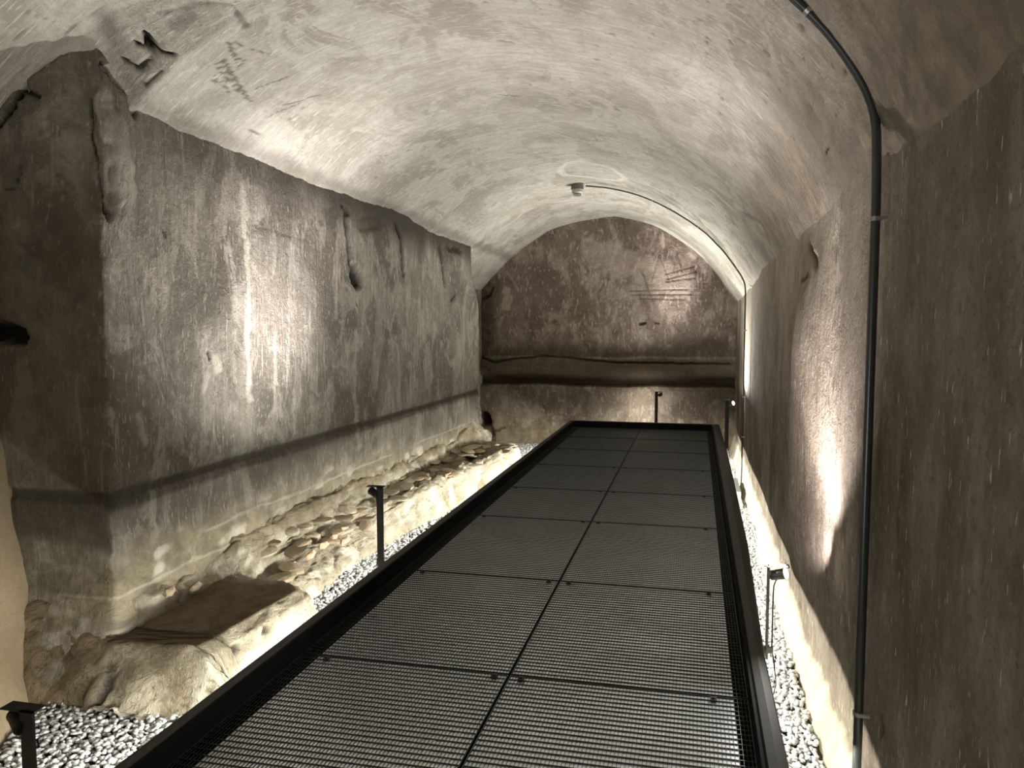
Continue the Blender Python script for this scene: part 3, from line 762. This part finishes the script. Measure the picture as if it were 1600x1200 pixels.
vis300 = vis[:300]; ids = set(map(id, vis300))
rest = [p for p in near if id(p) not in ids]
rest += spots(-3.3, -1.75, 4.3, 6.8, 1100, 0.017, in_left)
rest += spots(-2.4, -1.75, 3.42, 4.3, 500, 0.018, in_left)
rest += spots(-2.8, -1.75, 6.8, 11.2, 420, 0.020, in_left)
rest += spots(-3.4, 0.6, 11.2, 12.5, 900, 0.018)
rest += spots(0.26, 0.58, 1.9, 6.0, 1350, 0.0165)
rest += spots(0.26, 0.58, 6.0, 12.5, 1000, 0.018)
for k, p in enumerate(vis300):
    me_name = 'pebble_%d' % (k % 10)
    me = bpy.data.meshes.get(me_name)
    if me is None:
        me = bpy.data.meshes.new(me_name); me.from_pydata([tuple(v) for v in VAR2[k % 10]], [], [tuple(map(int, f)) for f in F2]); me.materials.append(M_grav)
    o = bpy.data.objects.new('pebble', me); COL.objects.link(o); o.parent = floor
    o.location = p[:3]; o.scale = (p[3],) * 3
    o.rotation_euler = (rng.normal() * .45, rng.normal() * .45, rng.uniform(0, 6.28))
vs, fs, n0 = [], [], 0
for p in rest:
    nearone = p[1] < 6 and False
    V = VAR1[rng.randint(10)]; F = F1
    vs.append((V @ rotm(rng).T) * p[3] + np.array(p[:3])); fs.append(F + n0); n0 += len(V)
vs = np.concatenate(vs); fs = np.concatenate(fs)
me = bpy.data.meshes.new('gravel'); me.vertices.add(len(vs)); me.vertices.foreach_set('co', vs.reshape(-1).astype(np.float32))
me.loops.add(fs.size); me.loops.foreach_set('vertex_index', fs.reshape(-1).astype(np.int32)); me.polygons.add(len(fs))
me.polygons.foreach_set('loop_start', (np.arange(len(fs)) * 3).astype(np.int32)); me.polygons.foreach_set('loop_total', np.full(len(fs), 3, np.int32))
me.update(calc_edges=True)
tag(link('gravel', me, M_grav, floor), 'pale grey gravel strips beside the walkway', kind='stuff')

# ------------------------------------------------------------------ stone ledge at the foot of the left wall
def build_ledge():
    ys = graded([(3.24, 5.0, 0.012, 0.014), (5.0, 11.35, 0.016, 0.035)])
    n = 110
    P = np.zeros((len(ys), n, 3)); M = np.zeros((len(ys), n, 4)); U = np.zeros((len(ys), n, 2))
    for i, y in enumerate(ys):
        xf = np.interp(y, LY, LXF); zt = np.interp(y, LY, LZT)
        zb = np.interp(y, [3.24, 3.52, 4.3, 4.6, 6.0, 7.0, 9.5, 10.5, 11.35], [-0.06, 0.42, 0.42, 0.50, 0.52, 0.50, 0.46, 0.60, 0.30])
        xw = np.interp(y, [3.24, 3.44, 3.52, 3.6, 11.35], [-3.75, -3.75, -3.45, -3.10, -3.10])
        flat = np.interp(y, [3.3, 3.5, 4.35, 4.6, 6.2, 6.6, 11], [0.3, 1, 1, 0, 0, 1, 1])
        xb = min(xw + 0.13, -2.9) if y > 3.5 else -3.0
        poly = [(xw, zb + 0.10), (xb, zb), (xb + 0.05, zt + (zb - zt) * (0.5 - 0.42 * flat)), (xf - 0.07 - 0.15 * (1 - flat), zt + 0.06 * (1 - flat)), (xf, zt - 0.05), (xf + 0.05, zt * 0.4), (xf + 0.12, -0.05)]
        q = np.array(poly); L = np.concatenate([[0], np.cumsum(np.hypot(*np.diff(q, axis=0).T))]); t = np.linspace(0, L[-1], n)
        P[i, :, 0] = np.interp(t, L, q[:, 0]); P[i, :, 2] = np.interp(t, L, q[:, 1]); P[i, :, 1] = y
        U[i, :, 0] = y; U[i, :, 1] = t
    T = np.gradient(P, axis=1); N = np.stack([-T[:, :, 2], np.zeros(T.shape[:2]), T[:, :, 0]], -1); N /= np.linalg.norm(N, axis=2, keepdims=True) + 1e-9
    mid = P[:, n // 2]; arc = np.concatenate([[0], np.cumsum(np.linalg.norm(np.diff(mid, axis=0), axis=1))])
    Yr = P[:, :, 1].copy(); t = U[:, :, 1]; Y = np.broadcast_to(arc[:, None], Yr.shape); U[:, :, 0] = Y
    rough = 0.045 * fbm(Y * 3, t * 5, 0, 4, 801) + 0.024 * fbm(Y * 13, t * 15, 0, 4, 811)
    blocks = np.abs(fbm(Y * 2.2, t * 5, 0, 2, 821)); rough -= 0.02 * (1 - sst(0.0, 0.08, blocks))
    bench = (1 - sst(4.3, 4.5, Yr)) * sst(3.3, 3.45, Yr)
    topm = np.clip(N[:, :, 2], 0, 1)
    rough = rough * (1 - 0.8 * bench * sst(0.7, 0.95, topm))
    lay = fbm(Y * 2.0, t * 16, 0, 3, 815); rough += 0.022 * lay * (1 - bench)
    P += N * rough[..., None]
    P[:, :, 1] += 0.05 * fbm(t * 6, Y * 5, 0, 3, 831) * (1 - sst(3.5, 3.8, Yr))
    M[:, :, 2] = np.maximum(bench * sst(0.75, 0.95, topm) * 0.95, sst(0.8, 0.95, topm) * sst(6.3, 6.8, Yr) * 0.7)  # bench and ledge tops painted darker, as shade above the low strip
    M[:, :, 2] = np.maximum(M[:, :, 2], sst(0.36, 0.50, P[:, :, 2]) * 0.7)
    pf = (1 - sst(-3.05, -2.80, P[:, :, 0] + 0.06 * fbm(Y * 8, t * 8, 0, 3, 845))) * (1 - sst(3.5, 3.62, Yr))
    M[:, :, 2] = np.maximum(M[:, :, 2], pf)
    M[:, :, 0] = (1 - sst(0.0, 0.03, blocks)) * 0.35 * (1 - bench)
    M[:, :, 1] = sst(0.0, 0.4, fbm(Y * 5, t * 7, 0, 3, 841)) * (1 - M[:, :, 2]) * 0.8
    for (py, pt, w) in ((3.34, 0.86, 0.05), (3.62, 0.88, 0.04), (3.9, 0.90, 0.03)):
        D = np.hypot((Yr - py) * 0.6, t - pt) + 0.02 * fbm(Y * 12, t * 12, 0, 2, 851); k = 1 - sst(w * .4, w, D)
        M[:, :, 0] = np.maximum(M[:, :, 0], k * 0.8); P -= N * (k * 0.03)[..., None]
    o = link('trim_1', grid_mesh('trim_1', P, U, M), M_stone, smooth=True)
    tag(o, 'rough sandy masonry ledge along the foot of the left wall', kind='structure')
    # courses of brick and field stone showing in the ledge face
    k = 0
    r = random.Random(3)
    def stone(px, py, X, w, h, mat, nm='stone'):
        nonlocal k
        p = hit_x(px, py, X); k += 1
        s = MB(); v = V1 * np.array([0.022, w / 2, h / 2]) * (1 + 0.15 * np.random.RandomState(k).normal(size=(12, 1)))
        v = np.sign(v) * np.abs(v / np.array([0.022, w / 2, h / 2])) ** 0.6 * np.array([0.022, w / 2, h / 2])
        s.v = [tuple(a) for a in v]; s.f = [tuple(map(int, f)) for f in F1]
        b = s.build(nm, mat, o); b.location = p; b.rotation_euler = (r.uniform(-.15, .15), r.uniform(-.2, .2), r.uniform(-.1, .1))
    for (a, b_, X, w, h, m) in ((540, 828, -2.80, .20, .07, M_brick), (539, 845, -2.76, .16, .06, M_brick), (578, 808, -2.80, .20, .05, M_brick), (505, 852, -2.80, .18, .06, M_brick),
                                (485, 868, -2.82, .16, .05, M_brick), (455, 884, -2.84, .16, .05, M_brick), (522, 838, -2.80, .12, .05, M_brick),
                                (462, 861, -2.90, .10, .08, M_brickb), (482, 848, -2.90, .09, .07, M_brickb), (496, 841, -2.90, .08, .06, M_brickb), (504, 835, -2.90, .08, .06, M_brickb),
                                (555, 806, -2.88, .18, .06, M_brickb), (568, 814, -2.85, .16, .05, M_brickb), (590, 790, -2.84, .14, .05, M_brick),
                                (640, 765, -2.80, .30, .07, M_brickb), (700, 742, -2.60, .3, .05, M_brick), (265, 925, -2.90, .10, .05, M_brickb), (305, 918, -2.90, .10, .05, M_brickb), (720, 728, -2.60, .3, .05, M_brickb)):
        stone(a, b_, X, w, h, m, 'brick' if m is M_brick else 'stone')
    # loose flat slabs bedded along the ledge
    for i in range(64):
        y = 4.75 + 6.1 * (i + r.random()) / 64; xf = float(np.interp(y, LY, LXF)); zt = float(np.interp(y, LY, LZT))
        w, dd, h = r.uniform(.07, .2), r.uniform(.05, .11), r.uniform(.015, .035)
        u = r.random(); x = xf - 0.02 - u * max(0.05, (xf + 2.95)); z = zt - 0.02 + (u * 0.28 if y < 6.3 else u * 0.06) + r.uniform(-.02, .02)
        V = pebble_variant(V2, 300 + i % 12) * np.array([dd, w, h * 1.6])
        m_ = MB(); m_.v = [tuple(a) for a in V]; m_.f = [tuple(map(int, q)) for q in F2]
        b = m_.build('stone', r.choice([M_slab, M_slab, M_brickb]), o); b.location = (x, y, z); b.rotation_euler = (r.uniform(-.15, .15), r.uniform(-.1, .3), r.uniform(-.3, .3))
build_ledge()

# ------------------------------------------------------------------ sloping sand-rendered apron in the near left recess
def build_apron():
    ys = np.arange(0.8, 3.60, 0.03); n = 70
    P = np.zeros((len(ys), n, 3)); U = np.zeros((len(ys), n, 2)); M = np.zeros((len(ys), n, 4))
    for i, y in enumerate(ys):
        toe = np.interp(y, [0.8, 2.0, 2.8, 3.3, 3.6], [-2.6, -2.80, -3.06, -3.30, -3.40])
        q = np.array([(-3.95, 1.42), (-3.70, 1.38), (-3.66, 1.30), (-3.62, 0.85), (-3.52, 0.42), (toe - 0.10, 0.12), (toe, -0.05)])
        L = np.concatenate([[0], np.cumsum(np.hypot(*np.diff(q, axis=0).T))]); t = np.linspace(0, L[-1], n)
        P[i, :, 0] = np.interp(t, L, q[:, 0]); P[i, :, 2] = np.interp(t, L, q[:, 1]); P[i, :, 1] = y; U[i, :, 0] = y; U[i, :, 1] = t
    P[:, :, 0] += 0.02 * fbm(U[:, :, 0] * 2, U[:, :, 1] * 2, 0, 4, 901)
    o = link('trim_2', grid_mesh('trim_2', P, U, M), M_sand, smooth=True)
    tag(o, 'smooth sand coloured apron sloping against the near pier', kind='structure')
build_apron()

# ------------------------------------------------------------------ walkway
ZG = 0.40                                     # walking surface
XA, XM0, XM1, XB = -1.80, -0.786, -0.776, 0.25
YEND = 11.79
SEAMS = [-0.9, 0.65, 2.0, 3.30, 4.62, 6.10, 7.26, 8.52, 9.67, 10.74, YEND]
walk = empty('walkway_frame', (-0.78, 5.0, 0))
tag(walk, 'dark framed raised walkway with upstand edges running down the cellar', 'walkway')
def wpart(mb, name, mat, **k):
    mb.v = [(x + 0.78, y - 5.0, z) for x, y, z in mb.v]
    return mb.build(name, mat, walk, **k)
def rail(side, y0, y1):
    """upstand with soft rounded cap swept along Y"""
    mb = MB(); ys = np.arange(y0, y1 + 0.01, 0.15); n0 = 0
    for y in ys:
        if side < 0: xi, xo = XA, -1.865
        else: xi, xo = XB, float(np.interp(y, [-1, 2.6, 3.6, 5.4, 7.8, 9.5, 12], [.33, .33, .325, .365, .375, .375, .36]))
        m = (xi + xo) / 2
        prof = [(xi, 0.30), (xi, 0.468), (xi + (xo - xi) * .12, 0.484), (m, 0.492), (xo - (xo - xi) * .12, 0.484), (xo, 0.465), (xo, 0.29)]
        mb.v += [(x, y, z) for x, z in prof]
    k = 7
    for i in range(len(ys) - 1):
        for j in range(k):
            j2 = (j + 1) % k; a = i * k
            mb.f.append((a + j, a + j2, a + k + j2, a + k + j))
    mb.f += [tuple(range(k)), tuple((len(ys) - 1) * k + j for j in reversed(range(k)))]
    return mb
wpart(rail(-1, -0.9, YEND + 0.06), 'side_upstand', M_kerb)
wpart(rail(1, -0.9, YEND + 0.06), 'side_upstand', M_kerb)
wpart(MB().box(XA + .001, XA + 0.012, -0.9, YEND, 0.30, 0.487), 'inner_lining', M_kin)
wpart(MB().box(XB - 0.012, XB - .001, -0.9, YEND, 0.30, 0.487), 'inner_lining', M_kin)
wpart(MB().box(XA, XB, YEND + 0.001, YEND + 0.06, 0.29, 0.492), 'end_upstand', M_kerb, bevel=0.008)
wpart(MB().box(XA, XB, YEND - 0.011, YEND - 0.001, 0.30, 0.487), 'inner_lining', M_kin)
mb = MB()
wpart(MB().box(XA + .012, XB - .012, -0.8, YEND - .012, 0.30, 0.31), 'deck_underside', M_kin)
for y in (0.0, 2.0, 4.0, 6.1, 8.5, 10.7):
    wpart(MB().box(XA + 0.02, XB - 0.02, y - 0.03, y + 0.03, 0.20, 0.30), 'cross_beam', M_black)
    for x in (-1.55, 0.0):
        wpart(MB().box(x - 0.03, x + 0.03, y - 0.03, y + 0.03, -0.03, 0.20).box(x - .07, x + .07, y - .07, y + .07, -0.03, -0.015), 'leg', M_black)
wpart(MB().box(-1.76, -1.735, -0.6, 11.6, 0.255, 0.267), 'led_tape', M_led)
wpart(MB().box(0.175, 0.20, -0.6, 11.6, 0.255, 0.267), 'led_tape', M_led)

def grating(col, i, label):
    x0, x1 = (XA + 0.014, XM0) if col == 0 else (XM1, XB - 0.014)
    y0, y1 = SEAMS[i] + 0.006, SEAMS[i + 1] - (0.02 if i == len(SEAMS) - 2 else 0.006)
    cx_, cy_ = (x0 + x1) / 2, (y0 + y1) / 2
    root = empty('grating_panel', (cx_, cy_, ZG))
    tag(root, label, 'grating', 'steel grating panels of the walkway')
    w, h = (x1 - x0) / 2, (y1 - y0) / 2
    fr = MB()
    t = 0.004
    fr.box(-w, w, -h, -h + t, -0.02, 0).box(-w, w, h - t, h, -0.02, 0).box(-w, -w + t, -h + t, h - t, -0.02, 0).box(w - t, w, -h + t, h - t, -0.02, 0)
    fr.build('edge_frame', M_bar, root)
    g = MB(); nb = int(round(2 * w / 0.0147)); nc = int(round(2 * h / 0.0365))
    for k in range(1, nb):
        x = -w + 2 * w * k / nb; g.box(x - 0.0009, x + 0.0009, -h + t, h - t, -0.0045, -0.0020)
    for k in range(1, nc):
        y = -h + 2 * h * k / nc; g.box(-w + t, w - t, y - 0.0016, y + 0.0016, -0.0045, -0.0008)
    o = g.build('mesh_bars', M_bar, root); o['kind'] = 'stuff'
    pl = MB().box(-w + (0.085 if col == 0 else t), w - (0.058 if col else t), -h + t, h - t, -0.0065, -0.005)
    pl.build('backing_plate', M_tray, root)
    for sx in (-1, 1):
        c = MB().box(-0.014, 0.014, -0.018, 0.018, 0, 0.004).box(-0.006, 0.006, -0.006, 0.006, 0.004, 0.009)
        cc = c.build('clip', M_black, root); cc.location = (sx * (w - 0.055 if sx * (1 if col else -1) < 0 else w - 0.14), h - 0.03, 0)
    return root
ordn = ['nearest', 'second', 'third', 'fourth', 'fifth', 'sixth', 'seventh', 'eighth', 'ninth', 'farthest']
for i in range(1, len(SEAMS) - 1):
    for c in (0, 1):
        side = ('left', 'right')[c]
        j = i - 2
        n_ = len(SEAMS) - 1 - 2
        if i == 1: lab = 'grating panel under the viewer at the near %s of the walkway, out of frame' % side
        elif i == 2: lab = 'black steel grating panel cut by the bottom edge, %s column of the walkway' % side
        elif i == len(SEAMS) - 2: lab = 'farthest black steel grating panel in the %s column, against the end upstand' % side
        else: lab = '%s black steel grating panel from the bottom edge, %s column of the walkway' % (ordn[j], side)
        if i == 1: continue
        grating(c, i, lab)

# ------------------------------------------------------------------ post lamps
def post_lamp(name, x, y, z0, z1, sgn, ydir, label, lit, cable=True, metal=None, arm=0.12, turned=False):
    """flat bar post with a folded hood at the top; the lamp head hangs under the hood, facing sgn*X"""
    mt = metal or M_black
    t = empty(name, (x, y, 0)); tag(t, label, 'lamp', 'small spot lamps on posts beside the walkway')
    (MB().box(-0.005, 0.005, -0.022, 0.022, z0, z1) if turned else MB().box(-0.022, 0.022, -0.005, 0.005, z0, z1)).build('post', mt, t)
    hd = MB()
    L = 0.095
    hd.box(min(0.022 * -sgn, sgn * L), max(0.022 * -sgn, sgn * L), -0.022 if False else -0.005, 0.045, z1 - 0.004, z1)
    hd.build('hood', mt, t)
    MB().box(-0.02 * sgn if sgn > 0 else -0.03, 0.03 if sgn > 0 else 0.02, 0.0, 0.012, z0 + 0.02, z0 + 0.05).box(min(0, -sgn * arm), max(0, -sgn * arm), -0.008, 0.008, z0 + 0.02, z0 + 0.035).build('bracket', mt, t)
    d = Vector((sgn * 0.75, ydir, 0.25)).normalized(); c = Vector((sgn * 0.055, 0.022, z1 - 0.044))
    hb = MB().tube([c - d * 0.050, c - d * 0.044, c + d * 0.020, c + d * 0.026], [0.016, 0.024, 0.026, 0.028], 16)
    head = hb.build('lamp_head', M_lampb if lit else M_black, t, smooth=False)
    ln = MB().tube([c + d * 0.0265, c + d * 0.032], [0.025, 0.021], 16).build('lens', M_glow, head)
    MB().tube([Vector((0.0, 0.02, z1 - 0.042)), c], 0.006, 8).build('pivot', mt, head)
    if cable:
        pts = [c - d * 0.01 + Vector((0, 0, -0.02)), Vector((sgn * 0.035, 0.015, z1 - 0.075)), Vector((sgn * 0.026, 0.008, z1 - 0.10)), Vector((sgn * 0.024, 0.006, z1 - 0.15)), Vector((sgn * 0.024, 0.006, z0 + 0.04))]
        pts += [Vector((sgn * 0.035, 0.0, z0 - 0.02)), Vector((sgn * 0.045, -0.02, z0 - 0.12)), Vector((sgn * 0.02, -0.05, z0 - 0.2))]
        MB().tube(pts, 0.0032, 6).build('cable', M_black, t)
    return t
post_lamp('post_lamp', -1.925, 1.88, 0.36, 0.80, -1, 0.5, 'black post lamp at the bottom left corner over the gravel', False, arm=0.055)
post_lamp('post_lamp', -2.00, 4.76, 0.36, 0.89, -1, 0.45, 'black post lamp beside the left upstand, turned to the streaked wall', False, arm=0.135)
post_lamp('post_lamp', 0.352, 3.82, 0.37, 0.815, 1, -0.30, 'bright lit post lamp close to the right wall, nearest on that side', True, arm=0.010, turned=True, metal=M_lampb)
post_lamp('post_lamp', 0.40, 10.38, 0.36, 0.985, 1, -0.45, 'tiny glowing post lamp far down by the right wall corner', True, arm=0.025)
post_lamp('post_lamp', -0.56, 11.865, 0.36, 0.95, 1, 3.0, 'black post behind the far end upstand in front of the end wall', False, cable=False, arm=0.0)

# ------------------------------------------------------------------ conduits, detector
def vz(X, Y):
    s = vault_section(Y); return float(np.interp(X, s[:, 0], s[:, 1]))
def conduit(name, Y, r, xs, zbot, xw, label, clamps, mat):
    t = empty(name, (xw, Y, 0)); tag(t, label, 'conduit')
    pts = [(xw, Y, z) for z in np.arange(zbot, 2.50, 0.15)]
    for x in xs: pts.append((min(x, xw), Y, vz(min(x, xw), Y) - r - 0.012 + (0.0 if x < xw - .02 else -0.03)))
    # smooth
    P = np.array(pts); L = np.concatenate([[0], np.cumsum(np.linalg.norm(np.diff(P, axis=0), axis=1))])
    q = np.arange(0, L[-1], 0.04); Q = np.stack([np.interp(q, L, P[:, k]) for k in range(3)], -1)
    for _ in range(3): Q[1:-1] = (Q[:-2] + Q[1:-1] * 2 + Q[2:]) / 4
    rel = [tuple(a - np.array([xw, Y, 0])) for a in Q]
    MB().tube(rel, r, 14).build('pipe', mat, t, smooth=True)
    for zc in clamps:
        i = int(np.argmin(np.abs(Q[:, 2] - zc))); a = Vector(rel[i]); b = Vector(rel[i + 1]); d = (b - a).normalized()
        cl = MB().tube([a - d * 0.008, a + d * 0.008], r * 1.22, 14)
        cl.box(a.x - 0.004, a.x + r + 0.018, a.y - r - 0.006, a.y - r + 0.002, a.z - 0.006, a.z + 0.006)
        c = cl.build('clamp', M_zinc, t); c['label'] = 'zinc clamp ring'
    return t, Q
conduit('wall_conduit', 3.02, 0.0165, [0.60, 0.58, 0.54, 0.48, 0.42, 0.36, 0.28, 0.18, 0.05], 0.0, 0.607,
        'thick dark grey conduit rising up the near right wall and over onto the vault', (0.53, 2.30, 3.06), M_cond)
YD = 9.8
_, Qd = conduit('detector_conduit', YD, 0.009, [0.54, 0.5, 0.42, 0.3, 0.1, -0.1, -0.3, -0.5, -0.7, -0.9, -1.1, -1.36], 0.0, 0.563,
        'thin conduit climbing the far right wall and crossing the vault to the smoke detector', (0.6, 1.1, 1.9, 2.6, 3.1, 3.45), M_cond)
t = empty('smoke_detector', (-1.46, YD, vz(-1.46, YD) - 0.005)); tag(t, 'small grey smoke detector hanging from the crown of the vault', 'detector')
MB().tube([(0, 0, 0.02), (0, 0, -0.055)], 0.078, 20).build('mount', M_detb, t)
MB().tube([(0, 0, -0.055), (0, 0, -0.09), (0, 0, -0.105)], [0.068, 0.068, 0.055], 20).build('head', M_det, t)
mb = MB()
for k in range(8):
    a = k * math.pi / 4; mb.box(math.cos(a) * .042 - .005, math.cos(a) * .042 + .005, math.sin(a) * .042 - .005, math.sin(a) * .042 + .005, -0.128, -0.105)
mb.tube([(0, 0, -0.126), (0, 0, -0.132)], 0.048, 16).build('sensor_cage', M_zinc, t)

# small grey grille cover and step in the gap beside the right upstand
t = empty('drain_grille', (0.455, 9.2, 0)); tag(t, 'small grey metal grille cover in the gap between upstand and right wall', 'grille')
MB().box(-0.07, 0.06, -0.25, 0.55, -0.02, 0.10).build('box', M_tray, t)
MB().box(-0.07, 0.06, -0.60, -0.26, -0.02, 0.04).build('lower_step', M_tray, t)
mb = MB()
for k in range(22): mb.box(-0.065, 0.055, -0.24 + k * 0.036, -0.225 + k * 0.036, 0.10, 0.108)
mb.build('slats', M_zinc, t)['kind'] = 'stuff'
